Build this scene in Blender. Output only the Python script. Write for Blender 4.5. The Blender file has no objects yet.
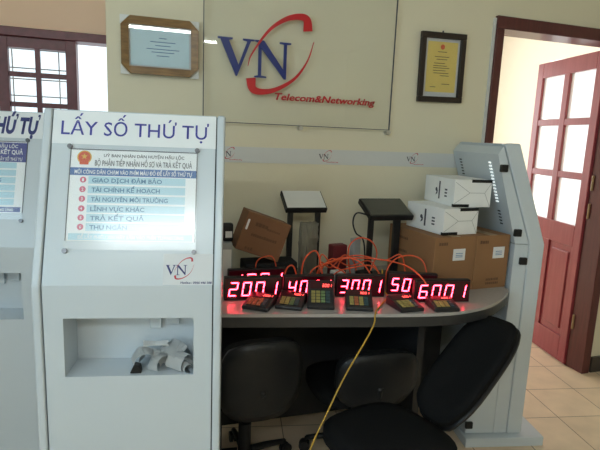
import bpy, bmesh, math, random
from mathutils import Matrix, Vector
random.seed(7)
S = bpy.context.scene
COL = S.collection
PI = math.pi

# ------------------------------------------------------------------ materials
def mat(name, col, rough=.5, metal=0., noise=0., nscale=20., bump=0., bscale=60., spec=None, trans=0.):
    m = bpy.data.materials.new(name); m.use_nodes = True
    nt = m.node_tree; b = nt.nodes['Principled BSDF']
    b.inputs['Base Color'].default_value = (*col, 1)
    b.inputs['Roughness'].default_value = rough
    b.inputs['Metallic'].default_value = metal
    if spec is not None: b.inputs['Specular IOR Level'].default_value = spec
    if trans: b.inputs['Transmission Weight'].default_value = trans
    tc = nt.nodes.new('ShaderNodeTexCoord')
    if noise:
        n = nt.nodes.new('ShaderNodeTexNoise'); n.inputs['Scale'].default_value = nscale
        n.inputs['Detail'].default_value = 4
        r = nt.nodes.new('ShaderNodeMapRange')
        r.inputs['To Min'].default_value = 1 - noise; r.inputs['To Max'].default_value = 1 + noise
        mx = nt.nodes.new('ShaderNodeVectorMath'); mx.operation = 'SCALE'
        mx.inputs[0].default_value = col
        nt.links.new(tc.outputs['Object'], n.inputs['Vector'])
        nt.links.new(n.outputs['Fac'], r.inputs['Value'])
        nt.links.new(r.outputs['Result'], mx.inputs['Scale'])
        nt.links.new(mx.outputs['Vector'], b.inputs['Base Color'])
    if bump:
        n2 = nt.nodes.new('ShaderNodeTexNoise'); n2.inputs['Scale'].default_value = bscale
        bp = nt.nodes.new('ShaderNodeBump'); bp.inputs['Strength'].default_value = bump
        bp.inputs['Distance'].default_value = .01
        nt.links.new(tc.outputs['Object'], n2.inputs['Vector'])
        nt.links.new(n2.outputs['Fac'], bp.inputs['Height'])
        nt.links.new(bp.outputs['Normal'], b.inputs['Normal'])
    return m

def emit(name, col, strength, base=(0.02, 0, 0)):
    m = bpy.data.materials.new(name); m.use_nodes = True
    b = m.node_tree.nodes['Principled BSDF']
    b.inputs['Base Color'].default_value = (*base, 1)
    b.inputs['Emission Color'].default_value = (*col, 1)
    b.inputs['Emission Strength'].default_value = strength
    b.inputs['Roughness'].default_value = .3
    return m

def sheet_glass(name, tint=(1, 1, 1), gloss=.06, rough=.02, haze=0.):
    """thin clear sheet: see-through with a mirror-like surface reflection (+ optional frosting)"""
    m = bpy.data.materials.new(name); m.use_nodes = True
    nt = m.node_tree; nt.nodes.remove(nt.nodes['Principled BSDF'])
    out = nt.nodes['Material Output']
    t = nt.nodes.new('ShaderNodeBsdfTransparent'); t.inputs['Color'].default_value = (*tint, 1)
    g = nt.nodes.new('ShaderNodeBsdfGlossy'); g.inputs['Roughness'].default_value = rough
    mx = nt.nodes.new('ShaderNodeMixShader')
    fr = nt.nodes.new('ShaderNodeFresnel'); fr.inputs['IOR'].default_value = 1.5
    ge = nt.nodes.new('ShaderNodeNewGeometry'); io = nt.nodes.new('ShaderNodeMapRange')
    io.inputs['To Min'].default_value = 1.5; io.inputs['To Max'].default_value = 1 / 1.5
    nt.links.new(ge.outputs['Backfacing'], io.inputs['Value']); nt.links.new(io.outputs[0], fr.inputs['IOR'])
    ad = nt.nodes.new('ShaderNodeMath'); ad.operation = 'MULTIPLY_ADD'
    ad.inputs[1].default_value = 1.0; ad.inputs[2].default_value = gloss - .04
    nt.links.new(fr.outputs[0], ad.inputs[0])
    first = t.outputs[0]
    if haze:
        d = nt.nodes.new('ShaderNodeBsdfTranslucent'); d.inputs['Color'].default_value = (.95, .97, .97, 1)
        h = nt.nodes.new('ShaderNodeMixShader'); h.inputs[0].default_value = haze
        nt.links.new(t.outputs[0], h.inputs[1]); nt.links.new(d.outputs[0], h.inputs[2])
        first = h.outputs[0]
    nt.links.new(ad.outputs[0], mx.inputs[0]); nt.links.new(first, mx.inputs[1]); nt.links.new(g.outputs[0], mx.inputs[2])
    nt.links.new(mx.outputs[0], out.inputs['Surface'])
    return m

def tiles(name, ang, size):
    m = bpy.data.materials.new(name); m.use_nodes = True
    nt = m.node_tree; b = nt.nodes['Principled BSDF']
    tc = nt.nodes.new('ShaderNodeTexCoord'); mp = nt.nodes.new('ShaderNodeMapping')
    mp.inputs['Rotation'].default_value = (0, 0, ang)
    mp.inputs['Location'].default_value = (.05, .085, 0)
    br = nt.nodes.new('ShaderNodeTexBrick'); br.offset = 0; br.squash = 1
    br.inputs['Color1'].default_value = (.80, .625, .45, 1); br.inputs['Color2'].default_value = (.76, .59, .42, 1)
    br.inputs['Mortar'].default_value = (.25, .17, .11, 1); br.inputs['Scale'].default_value = 1
    br.inputs['Mortar Size'].default_value = .0022; br.inputs['Brick Width'].default_value = size
    br.inputs['Row Height'].default_value = size; br.inputs['Bias'].default_value = 0
    n = nt.nodes.new('ShaderNodeTexNoise'); n.inputs['Scale'].default_value = 9; n.inputs['Detail'].default_value = 6
    r = nt.nodes.new('ShaderNodeMapRange'); r.inputs['To Min'].default_value = .82; r.inputs['To Max'].default_value = 1.18
    mx = nt.nodes.new('ShaderNodeVectorMath'); mx.operation = 'SCALE'
    nt.links.new(tc.outputs['Object'], mp.inputs['Vector']); nt.links.new(mp.outputs[0], br.inputs['Vector'])
    nt.links.new(tc.outputs['Object'], n.inputs['Vector']); nt.links.new(n.outputs['Fac'], r.inputs['Value'])
    nt.links.new(br.outputs['Color'], mx.inputs[0]); nt.links.new(r.outputs[0], mx.inputs['Scale'])
    nt.links.new(mx.outputs[0], b.inputs['Base Color'])
    b.inputs['Roughness'].default_value = .28
    return m

def wood(name, c1, c2, rough=.35, sc=(30, 30, 3)):
    m = bpy.data.materials.new(name); m.use_nodes = True
    nt = m.node_tree; b = nt.nodes['Principled BSDF']
    tc = nt.nodes.new('ShaderNodeTexCoord'); mp = nt.nodes.new('ShaderNodeMapping')
    mp.inputs['Scale'].default_value = sc
    n = nt.nodes.new('ShaderNodeTexNoise'); n.inputs['Scale'].default_value = 1.5; n.inputs['Detail'].default_value = 5
    cr = nt.nodes.new('ShaderNodeValToRGB')
    cr.color_ramp.elements[0].position = .3; cr.color_ramp.elements[0].color = (*c1, 1)
    cr.color_ramp.elements[1].position = .7; cr.color_ramp.elements[1].color = (*c2, 1)
    nt.links.new(tc.outputs['Object'], mp.inputs['Vector']); nt.links.new(mp.outputs[0], n.inputs['Vector'])
    nt.links.new(n.outputs['Fac'], cr.inputs[0]); nt.links.new(cr.outputs[0], b.inputs['Base Color'])
    b.inputs['Roughness'].default_value = rough
    return m

M = {}
M['wall'] = mat('cream wall paint', (.76, .70, .53), .75, noise=.05, nscale=3, bump=.05, bscale=120)
M['wall_peach'] = mat('glare-lightened peach wall paint', (.95, .68, .50), .75, noise=.06, nscale=2.5)  # colour lightened to include the glare around the window
M['wall_far'] = mat('ivory wall paint', (.88, .84, .75), .8, noise=.03, nscale=3)
M['ceil'] = mat('white ceiling paint', (.8, .79, .75), .85, noise=.03, nscale=4)
M['floor'] = tiles('tan floor tiles', math.radians(10.5), .2865)
M['doorred'] = wood('dark red door varnish', (.085, .02, .02), (.12, .028, .028), .3, (40, 40, 4))
M['leafred'] = wood('maroon door leaf varnish', (.245, .038, .05), (.31, .052, .066), .28, (30, 30, 3))
M['winred'] = wood('dark maroon window paint', (.11, .025, .03), (.16, .035, .045), .4, (20, 20, 20))
M['frost'] = sheet_glass('frosted door glass', (.97, .99, 1), .06, .1, haze=.3)
M['pane'] = sheet_glass('clear window glass', (.97, .99, 1), .05, .02)
M['acryl'] = sheet_glass('clear acrylic sheet', (.985, .99, .99), .04, .015)
M['acryl_dull'] = sheet_glass('worn acrylic sheet', (1, 1, 1), .045, .17)
M['film'] = sheet_glass('crinkled plastic wrap', (.62, .62, .60), .12, .25, haze=.3)
M['steel'] = mat('bright steel', (.62, .62, .62), .3, 1)
M['screwsteel'] = mat('dull screw steel', (.16, .16, .17), .35, 1)
M['white'] = mat('white powder-coated steel', (.60, .655, .70), .24, noise=.015, nscale=6, bump=.02, bscale=300)
M['header'] = mat('white printed vinyl', (.84, .86, .88), .45, noise=.01)
M['sticker'] = mat('matt white sticker', (.74, .75, .77), .6, noise=.01)
M['gap'] = mat('black rubber strip', (.02, .02, .022), .7, noise=.2)
M['black'] = mat('black plastic', (.012, .012, .013), .42, noise=.2, nscale=30, spec=.3)
M['blackmat'] = mat('matt black plastic', (.015, .015, .016), .7, noise=.2, nscale=30, spec=.2)
M['blue'] = mat('blue print', (.035, .04, .30), .5, noise=.05)
M['navy'] = mat('navy print', (.03, .035, .16), .5, noise=.05)
M['logoblue'] = mat('blue acrylic lettering', (.013, .028, .17), .3, noise=.05)
M['logored'] = mat('red acrylic lettering', (.52, .014, .02), .3, noise=.05)
M['red'] = mat('red print', (.55, .03, .05), .5, noise=.05)
M['ink'] = mat('dark grey ink', (.05, .05, .07), .6, noise=.1)
M['midblue'] = mat('blue header print', (.06, .16, .42), .5, noise=.03)
M['deepblue'] = mat('deep blue header print', (.055, .07, .30), .5, noise=.03)
M['paleblue'] = mat('pale blue row print', (.50, .73, .83), .5, noise=.03)
M['tealink'] = mat('blue row lettering', (.07, .22, .38), .5, noise=.03)
M['lightprint'] = mat('pale printed paper', (.93, .95, .97), .55, noise=.02)
M['rose'] = mat('rose number disc', (.66, .12, .22), .5, noise=.03)
M['orange_red'] = mat('orange red emblem print', (.70, .10, .03), .5, noise=.03)
M['gold'] = mat('gold print', (.75, .48, .08), .5, noise=.03)
M['paper'] = mat('white thermal paper', (.88, .88, .87), .7, noise=.05, nscale=40)
M['goldwood'] = wood('gilded wood', (.16, .085, .03), (.30, .17, .06), .35, (8, 60, 60))
M['darkframe'] = wood('very dark brown wood', (.014, .008, .006), (.026, .014, .010), .5, (40, 40, 6))
M['certblue'] = mat('pale blue certificate paper', (.58, .76, .85), .6, noise=.07, nscale=14)
M['certyellow'] = mat('yellow certificate paper', (.80, .61, .17), .6, noise=.06, nscale=14)
M['mount'] = mat('pale grey card mount', (.62, .62, .66), .7, noise=.02)
M['clearcorner'] = mat('milky plastic corner', (.75, .75, .72), .35, noise=.05)
M['banner'] = mat('pale grey vinyl', (.66, .66, .64), .5, noise=.02)
M['desk'] = mat('grey speckled laminate', (.42, .39, .37), .24, noise=.06, nscale=60)
M['deskrim'] = mat('charcoal desk edging', (.028, .028, .029), .4, noise=.1)
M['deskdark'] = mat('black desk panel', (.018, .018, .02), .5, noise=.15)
M['digit'] = emit('lit red segments', (1, .034, .062), 28)
M['face'] = emit('red tinted display window', (1, .0, .06), .010, (.022, .0, .004))
M['smalldigit'] = emit('lit orange red segments', (1, .07, .06), 7)
M['keybody'] = mat('black keypad plastic', (.014, .014, .018), .38, noise=.2)
M['keyyellow'] = mat('yellow key', (.34, .29, .09), .5, noise=.05)
M['keyorange'] = mat('orange key', (.42, .12, .05), .5, noise=.05)
M['keygreen'] = mat('green key', (.15, .24, .10), .5, noise=.05)
M['keyteal'] = mat('teal key', (.035, .075, .085), .5, noise=.05)
M['cable'] = mat('orange red cable sheath', (.78, .10, .03), .45, noise=.05)
M['cableyellow'] = mat('mustard yellow cable sheath', (.50, .29, .03), .45, noise=.05)
M['carton'] = mat('brown corrugated card', (.27, .135, .058), .8, noise=.07, nscale=12)
M['cartondark'] = mat('darker brown card', (.20, .092, .042), .8, noise=.07, nscale=12)
M['print'] = mat('dark brown print on card', (.12, .055, .025), .8, noise=.1)
M['tape'] = mat('brown packing tape', (.36, .23, .11), .3, noise=.05)
M['cardwhite'] = mat('white card', (.86, .86, .85), .55, noise=.03, nscale=20)
M['label'] = mat('white paper label', (.75, .75, .76), .6, noise=.02)
M['labelblue'] = mat('blue label print', (.10, .22, .42), .6, noise=.05)
M['greyplastic'] = mat('grey plastic', (.35, .36, .36), .5, noise=.05)
M['paleplastic'] = mat('off-white plastic', (.72, .72, .70), .4, noise=.03)
M['screen'] = mat('dark olive glass screen', (.05, .052, .045), .2, noise=.05)
M['redbox'] = mat('dark red card', (.15, .015, .02), .6, noise=.1)
M['fabric'] = mat('black woven fabric', (.009, .009, .0095), .9, noise=.25, nscale=220, bump=.3, bscale=500, spec=.12)
M['slot'] = emit('glowing vent slot', (.9, 1, 1), 1.1, (.8, .8, .8))  # emission imitates light showing through the vents, no lamp inside
M['darkslot'] = mat('dark vent slot', (.03, .033, .034), .8, noise=.1)
M['tube'] = emit('fluorescent tube', (.96, 1, .95), 66, (.9, .9, .9))
M['tubecool'] = emit('cool fluorescent tube', (.86, .97, 1), 190, (.9, .9, .9))
M['grille'] = mat('pale grey iron', (.42, .42, .42), .5, noise=.05)
M['baseb'] = mat('dark skirting tile', (.05, .04, .035), .4, noise=.1)

# ------------------------------------------------------------------ mesh helpers
def box(bm, c, s, rot=None, bevel=0.):
    """box centred at c, size s"""
    r = bmesh.ops.create_cube(bm, size=1)
    vs = r['verts']
    bmesh.ops.scale(bm, vec=s, verts=vs)
    if bevel:
        es = list({e for v in vs for e in v.link_edges})
        rr = bmesh.ops.bevel(bm, geom=es, offset=bevel, segments=2, affect='EDGES', profile=.5)
        vs = list({v for f in rr['faces'] for v in f.verts} | {v for v in vs if v.is_valid})
    if rot is not None:
        bmesh.ops.rotate(bm, verts=vs, cent=(0, 0, 0), matrix=rot)
    bmesh.ops.translate(bm, verts=vs, vec=c)
    return vs

def bx(bm, x0, x1, y0, y1, z0, z1, bevel=0.):
    return box(bm, ((x0 + x1) / 2, (y0 + y1) / 2, (z0 + z1) / 2), (x1 - x0, y1 - y0, z1 - z0), None, bevel)

def prism(bm, pts, vec, bevel=0., segs=2):
    """extrude a planar loop of 3-D points along vec"""
    a = [bm.verts.new(p) for p in pts]
    v = Vector(vec)
    b = [bm.verts.new(Vector(p) + v) for p in pts]
    n = len(pts); fs = [bm.faces.new(a[::-1]), bm.faces.new(b)]
    for i in range(n):
        fs.append(bm.faces.new((a[i], a[(i + 1) % n], b[(i + 1) % n], b[i])))
    bmesh.ops.recalc_face_normals(bm, faces=fs)
    if bevel:
        es = list({e for f in fs for e in f.edges})
        bmesh.ops.bevel(bm, geom=es, offset=bevel, segments=segs, affect='EDGES', profile=.5)
    return a + b

def xprism(bm, prof, x0, x1, bevel=0., segs=2):
    return prism(bm, [(x0, y, z) for y, z in prof], (x1 - x0, 0, 0), bevel, segs)

def disc(bm, c, r, n=24, h=0.):
    if h: 
        return prism(bm, [(c[0] + r * math.cos(2 * PI * i / n), c[1] + r * math.sin(2 * PI * i / n), c[2]) for i in range(n)], (0, 0, h))
    bm.faces.new([bm.verts.new((c[0] + r * math.cos(2 * PI * i / n), c[1] + r * math.sin(2 * PI * i / n), c[2])) for i in range(n)])

def rect(bm, x0, x1, y0, y1, z=0.):
    bm.faces.new([bm.verts.new(p) for p in ((x0, y0, z), (x1, y0, z), (x1, y1, z), (x0, y1, z))])

def star(bm, c, r, z, n=5):
    p = []
    for i in range(2 * n):
        rr = r if i % 2 == 0 else r * .4
        a = PI / 2 + i * PI / n
        p.append(bm.verts.new((c[0] + rr * math.cos(a), c[1] + rr * math.sin(a), z)))
    bm.faces.new(p)

def spline(pts, per=10):
    P_ = [Vector(p) for p in pts]
    P_ = [2 * P_[0] - P_[1]] + P_ + [2 * P_[-1] - P_[-2]]
    out = []
    for i in range(1, len(P_) - 2):
        a, b, c, d = P_[i - 1:i + 3]
        for k in range(per):
            t = k / per
            out.append(.5 * ((2 * b) + (-a + c) * t + (2 * a - 5 * b + 4 * c - d) * t * t + (-a + 3 * b - 3 * c + d) * t ** 3))
    out.append(P_[-2])
    return out

def tube(bm, pts, r, n=8, per=10, smooth=True):
    P_ = spline(pts, per) if smooth else [Vector(p) for p in pts]
    rings = []; up = Vector((0, 0, 1)); prev = None
    for i, p in enumerate(P_):
        t = (P_[min(i + 1, len(P_) - 1)] - P_[max(i - 1, 0)]).normalized()
        a = prev if prev is not None else (up if abs(t.z) < .9 else Vector((1, 0, 0)))
        a = (a - t * a.dot(t)).normalized(); prev = a
        b = t.cross(a)
        rr = r(i / (len(P_) - 1)) if callable(r) else r
        rings.append([bm.verts.new(p + a * rr * math.cos(2 * PI * k / n) + b * rr * math.sin(2 * PI * k / n)) for k in range(n)])
    for i in range(len(rings) - 1):
        for k in range(n):
            bm.faces.new((rings[i][k], rings[i][(k + 1) % n], rings[i + 1][(k + 1) % n], rings[i + 1][k]))
    bm.faces.new(rings[0][::-1]); bm.faces.new(rings[-1])

def cyl(bm, a, b, r, n=16):
    tube(bm, [a, b], r, n, smooth=False)

def link(name, bm, m, parent=None, loc=None, rotz=None, smooth=False, mtx=None):
    me = bpy.data.meshes.new(name)
    if mtx is not None: bm.transform(mtx)
    bmesh.ops.recalc_face_normals(bm, faces=[f for f in bm.faces if not f.tag])
    bm.to_mesh(me); bm.free()
    for mm in (m if isinstance(m, (list, tuple)) else [m]): me.materials.append(mm)
    if smooth:
        for p in me.polygons: p.use_smooth = True
    o = bpy.data.objects.new(name, me); COL.objects.link(o)
    if parent is not None: o.parent = parent
    if loc is not None: o.location = loc
    if rotz is not None: o.rotation_euler = (0, 0, rotz)
    return o

def flat(name, bm, m, mtx, parent=None):
    """flat print: faces keep the orientation they were drawn with"""
    me = bpy.data.meshes.new(name); bm.transform(mtx); bm.to_mesh(me); bm.free()
    for mm in (m if isinstance(m, (list, tuple)) else [m]): me.materials.append(mm)
    o = bpy.data.objects.new(name, me); COL.objects.link(o)
    if parent is not None: o.parent = parent
    return o

def tag(o, label, cat, group=None):
    o['label'] = label; o['category'] = cat
    if group: o['group'] = group
    return o

def thing(name, label, cat, loc, rotz=0., group=None):
    o = bpy.data.objects.new(name, None); COL.objects.link(o)
    o.empty_display_size = .05
    o.location = loc; o.rotation_euler = (0, 0, rotz)
    return tag(o, label, cat, group)

def struct(name, bm, m, parent=None, smooth=False):
    o = link(name, bm, m, parent, smooth=smooth)
    if parent is None: o['kind'] = 'structure'
    return o

def copy_tree(root):
    r = root.copy(); COL.objects.link(r)
    for ch in list(root.children):
        c = ch.copy(); COL.objects.link(c); c.parent = r
        for g in ch.children:
            d = g.copy(); COL.objects.link(d); d.parent = c
    return r

_tmp = None
def text_mesh(s, bold=0., shear=0.):
    c = bpy.data.curves.new('tmp', 'FONT'); c.body = s; c.size = 1; c.resolution_u = 2
    c.shear = shear; c.offset = bold
    o = bpy.data.objects.new('tmp', c); COL.objects.link(o)
    bpy.context.view_layer.update()
    me = bpy.data.meshes.new_from_object(o.evaluated_get(bpy.context.evaluated_depsgraph_get()))
    bpy.data.objects.remove(o); bpy.data.curves.remove(c)
    return me
def put_text(bm, s, x0, x1, base, cap, z=0., bold=0., shear=0., depth=0., mi=0):
    """text between x0 and x1 with its baseline at base and capitals cap high, in the xy plane"""
    me = text_mesh(s, bold, shear)
    xs = [v.co.x for v in me.vertices]
    a, b = min(xs), max(xs)
    sx = (x1 - x0) / (b - a); sy = cap / .729
    me.transform(Matrix(((sx, 0, 0, x0 - a * sx), (0, sy, 0, base), (0, 0, 1, z), (0, 0, 0, 1))))
    n0 = len(bm.faces)
    bm.from_mesh(me); bpy.data.meshes.remove(me)
    bm.faces.ensure_lookup_table()
    new = bm.faces[n0:]
    for f in new:
        f.material_index = mi
        if f.normal.z < 0: f.normal_flip()
    if depth:
        r = bmesh.ops.extrude_face_region(bm, geom=list(new))
        bmesh.ops.translate(bm, vec=(0, 0, depth), verts=[g for g in r['geom'] if isinstance(g, bmesh.types.BMVert)])

UPR = Matrix(((1, 0, 0, 0), (0, 0, -1, 0), (0, 1, 0, 0), (0, 0, 0, 1)))   # drawing plane -> upright plane facing -y
def upright(x, y, z):
    return Matrix.Translation((x, y, z)) @ UPR

# ---- the company logo as shapes in a drawing plane (unit: one letter height = 1)
def poly(bm, pts, z=0., mi=0, depth=0.):
    f = bm.faces.new([bm.verts.new((x, y, z)) for x, y in pts])
    f.normal_update()
    if f.normal.z < 0: f.normal_flip()
    f.material_index = mi
    if depth:
        r = bmesh.ops.extrude_face_region(bm, geom=[f])
        bmesh.ops.translate(bm, vec=(0, 0, depth), verts=[g for g in r['geom'] if isinstance(g, bmesh.types.BMVert)])
LV = [(0, 1), (0, .955), (.07, .945), (.50, 0), (.535, 0), (.90, .945), (1.0, .955), (1.0, 1), (.68, 1), (.68, .955), (.80, .93), (.57, .30), (.30, .93), (.40, .955), (.40, 1)]
LN = [(0, 1), (0, .955), (.10, .93), (.10, .06), (0, .04), (0, 0), (.33, 0), (.33, .04), (.185, .06), (.185, .78), (.83, 0), (.885, 0), (.885, .94), (1.0, .955), (1.0, 1), (.68, 1), (.68, .955), (.80, .94), (.80, .26), (.245, 1)]
def swoosh(ctr, wmax, grow):
    P_ = spline([(x, y, 0) for x, y in ctr], 8); n = len(P_); L, R = [], []
    for i, p in enumerate(P_):
        t = (P_[min(i + 1, n - 1)] - P_[max(i - 1, 0)]).normalized()
        nrm = Vector((-t.y, t.x, 0)); k = i / (n - 1)
        w = wmax * (.06 + .94 * (k ** 1.3 if grow else (1 - k) ** 1.3))
        L.append(p + nrm * w / 2); R.append(p - nrm * w / 2)
    return L, R
SW_UP = [(.448, .285), (.465, .62), (.535, 1.26), (.605, 1.60), (.668, 1.72), (.705, 1.66), (.712, 1.36)]
SW_LO = [(.462, -.03), (.470, -.30), (.505, -.385), (.573, -.30), (.659, .04), (.715, .55), (.742, 1.09)]
def ribbon(bm, ctr, wmax, grow, sx, sy, mi, depth=0., z=0.):
    L, R = swoosh([(x * sx, y * sy) for x, y in ctr], wmax, grow)
    for i in range(len(L) - 1):
        poly(bm, [(L[i].x, L[i].y), (L[i + 1].x, L[i + 1].y), (R[i + 1].x, R[i + 1].y), (R[i].x, R[i].y)], z, mi, depth)
def small_logo(bm, x, y, h, mi_blue=0, mi_red=1, sx=1.0):
    """flat printed logo, lower left of the V at x,y"""
    for pts, ox, w in ((LV, 0, 1.0), (LN, 1.02, 1.05)):
        poly(bm, [(x + (ox + p * w) * h * sx, y + q * h) for p, q in pts], 0, mi_blue)
    k = h / .153
    for ctr, g in ((SW_UP, True), (SW_LO, False)):
        c2 = [(x + (px - .319) * k * sx, y + py * h) for px, py in ctr]
        L, R = swoosh(c2, h * .20, g)
        for i in range(len(L) - 1):
            poly(bm, [(L[i].x, L[i].y), (L[i + 1].x, L[i + 1].y), (R[i + 1].x, R[i + 1].y), (R[i].x, R[i].y)], 0.0002, mi_red)

# ------------------------------------------------------------------ the room
WY = 2.25            # front face of the back wall
CZ = 2.75
WT = .12
bm = bmesh.new(); bx(bm, -2.3, 3.3, -3.6, 2.98, -.08, 0); bx(bm, 1.2, 4.3, 2.981, 5.6, -.08, 0)
struct('floor', bm, M['floor'])
bm = bmesh.new(); bx(bm, -2.4, 3.4, -3.7, 3.05, CZ, CZ + .1); bx(bm, 1.2, 4.4, 3.051, 5.7, CZ, CZ + .1)
struct('ceiling', bm, M['ceil'])
DX0, DX1, DZ = 1.757, 2.582, 1.945     # clear doorway
bm = bmesh.new()
bx(bm, -.12, DX0 - .05, WY, WY + WT, 0, CZ)
bx(bm, DX0 - .05, DX1 + .06, WY, WY + WT, DZ + .06, CZ)
bx(bm, DX1 + .06, 3.3, WY, WY + WT, 0, CZ)
bx(bm, -.12, .0, WY + WT, 2.9, 0, CZ)          # return towards the window wall
struct('wall_back', bm, M['wall'])
WX0, WX1, WZ0, WZ1 = -1.35, -.12, .72, 1.800
bm = bmesh.new()
bx(bm, -1.6, WX0, 2.9, 3.02, 0, CZ); bx(bm, WX0, WX1, 2.9, 3.02, WZ1 + .045, CZ); bx(bm, WX0, WX1, 2.9, 3.02, 0, WZ0)
bx(bm, WX1, 1.2, 2.9, 3.02, 0, CZ)
struct('wall_window', bm, M['wall_peach'])
LX = -1.6
bm = bmesh.new(); bx(bm, LX - .1, LX, -3.6, -1.15, 0, CZ); bx(bm, LX - .1, LX, .75, 3.02, 0, CZ); bx(bm, LX - .1, LX, -1.15, .75, 0, .93); bx(bm, LX - .1, LX, -1.15, .75, 2.25, CZ); struct('wall_left', bm, M['wall'])
w2 = thing('window_2', '', '', (0, 0, 0)); del w2['label']; del w2['category']; w2['kind'] = 'structure'
bm = bmesh.new(); bx(bm, LX - .06, LX - .01, -1.15, -1.09, .93, 2.25); bx(bm, LX - .06, LX - .01, .69, .75, .93, 2.25); bx(bm, LX - .06, LX - .01, -1.09, .69, .93, .99); bx(bm, LX - .06, LX - .01, -1.09, .69, 2.19, 2.25)
link('window_frame', bm, M['winred'], w2)
bm = bmesh.new(); bx(bm, 3.3, 3.4, -3.6, WY + WT, 0, CZ); struct('wall_right', bm, M['wall'])
bm = bmesh.new()                                   # rear wall behind the photographer
bx(bm, -2.4, 3.4, -3.7, -3.6, 0, CZ)
struct('wall_rear', bm, M['wall'])
# next room
bm = bmesh.new(); bx(bm, 1.1, 1.5, 5.6, 5.7, 0, CZ); bx(bm, 3.2, 4.4, 5.6, 5.7, 0, CZ); bx(bm, 1.5, 3.2, 5.6, 5.7, 0, .7); bx(bm, 1.5, 3.2, 5.6, 5.7, 2.3, CZ); bx(bm, 1.1, 1.2, 3.02, 5.6, 0, CZ)  # unseen opening in the far wall, added for the fill lamp
bx(bm, 4.3, 4.4, WY + WT, 2.6, 0, CZ); bx(bm, 4.3, 4.4, 4.66, 5.6, 0, CZ); bx(bm, 4.3, 4.4, 2.6, 4.66, 0, .3); bx(bm, 4.3, 4.4, 2.6, 4.66, 2.3, CZ)
bx(bm, 3.4, 4.4, WY, WY + WT, 0, CZ)
struct('wall_far', bm, M['wall_far'])
bm = bmesh.new(); bx(bm, DX1 + .075, 3.3, WY - .014, WY, 0, .1); bx(bm, 1.55, DX0 - .06, WY - .014, WY, 0, .1)
struct('baseboard_back', bm, M['baseb'])

# door frame and leaf
dr = thing('door_1', '', '', (0, 0, 0)); del dr['label']; del dr['category']; dr['kind'] = 'structure'
bm = bmesh.new()
bx(bm, DX0 - .048, DX0, WY - .018, WY + WT + .005, 0, DZ, .004)
bx(bm, DX1, DX1 + .058, WY - .018, WY + WT + .005, 0, DZ, .004)
bx(bm, DX0 - .048, DX1 + .058, WY - .018, WY + WT + .005, DZ, DZ + .062, .004)
link('door_frame', bm, M['doorred'], dr)
bm = bmesh.new(); bx(bm, DX0 - .062, DX0 - .049, WY - .010, WY, 0, DZ + .05)
link('door_trim', bm, M['banner'], dr)
# leaf in its own frame: t along the leaf from the hinge, y thickness
lf_ang = PI / 2 - math.radians(10.5)
LW, LH = .665, 1.940
leaf = bmesh.new()
st, mt_ = .066, .055
def lb(t0, t1, z0, z1, d=.038, bv=.003): bx(leaf, t0, t1, -d / 2, d / 2, z0, z1, bv)
lb(0, st, .008, LH); lb(LW - st, LW, .008, LH)
lb(st, LW - st, LH - .100, LH); lb(st, LW - st, .76, .895); lb(st, LW - st, .008, .17)
cx = (LW - mt_) / 2
lb(cx, cx + mt_, .895, LH - .100); lb(cx, cx + mt_, .17, .76)
for z in (1.18, 1.515): lb(st, LW - st, z, z + .042, .034)
fr = Matrix.Translation((DX1 + .003, WY + WT - .012, 0)) @ Matrix.Rotation(lf_ang, 4, 'Z')
lo = link('door_leaf', leaf, M['leafred'], dr, mtx=fr)
for t0, t1 in ((st, cx), (cx + mt_, LW - st)):
    for z0, z1 in ((.895, 1.18), (1.222, 1.515), (1.557, LH - .100)):
        bm = bmesh.new(); bx(bm, t0, t1, -.003, .003, z0, z1); link('glass_pane', bm, M['frost'], lo, mtx=fr)
    bm = bmesh.new(); bx(bm, t0, t1, -.008, .008, .17, .76)
    bx(bm, t0 + .03, t1 - .03, -.017, .017, .21, .72, .008)
    link('raised_panel', bm, M['leafred'], lo, mtx=fr)
for z in (.3, 1.0, 1.17, 1.7):
    bm = bmesh.new(); cyl(bm, (DX1 - .006, WY + WT - .03, z - .045), (DX1 - .006, WY + WT - .03, z + .045), .007, 10)
    link('hinge', bm, M['tape'], lo)

# window on the left
w1 = thing('window_1', '', '', (0, 0, 0)); del w1['label']; del w1['category']; w1['kind'] = 'structure'
bm = bmesh.new()
bx(bm, WX0, WX1 + .02, 2.88, 3.0, WZ1, WZ1 + .043, .004)
bx(bm, WX0, WX1, 2.88, 3.0, WZ0 - .02, WZ0 + .05, .004)
bx(bm, -.349, -.30, 2.885, 2.99, WZ0 + .05, WZ1, .003)
bx(bm, WX0, WX0 + .06, 2.885, 2.99, WZ0 + .05, WZ1, .003)
link('window_frame', bm, M['winred'], w1)
bm = bmesh.new()
for x0, x1 in ((-.66, -.612), (-.349, -.335)): bx(bm, x0, x1, 2.90, 2.94, WZ0 + .06, WZ1, .002)
bx(bm, -.612, -.349, 2.90, 2.94, WZ1 - .05, WZ1, .002)
for x0, x1 in ((-.492, -.470),): bx(bm, x0, x1, 2.905, 2.935, WZ0 + .06, WZ1 - .03, .002)
z = 1.623
while z > WZ0: bx(bm, -.612, -.349, 2.907, 2.933, z - .012, z + .012, .002); z -= .147
for x0, x1 in ((-.812, -.79), (-.97, -.948)): bx(bm, x0, x1, 2.905, 2.935, WZ0 + .06, WZ1 - .03, .002)
link('sash', bm, M['winred'], w1)
bm = bmesh.new(); bx(bm, -.612, -.349, 2.918, 2.922, WZ0 + .06, WZ1 - .03); link('window_pane', bm, M['pane'], w1)
bm = bmesh.new()
for z in (1.475, 1.525, 1.61, 1.665, 1.76): cyl(bm, (WX0, 3.03, z), (-.36, 3.03, z), .003, 8)
for x in (-1.1, -.87, -.62, -.40): cyl(bm, (x, 3.036, WZ0), (x, 3.036, WZ1 + .06), .003, 8)
link('security_bars', bm, M['grille'], w1)

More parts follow.
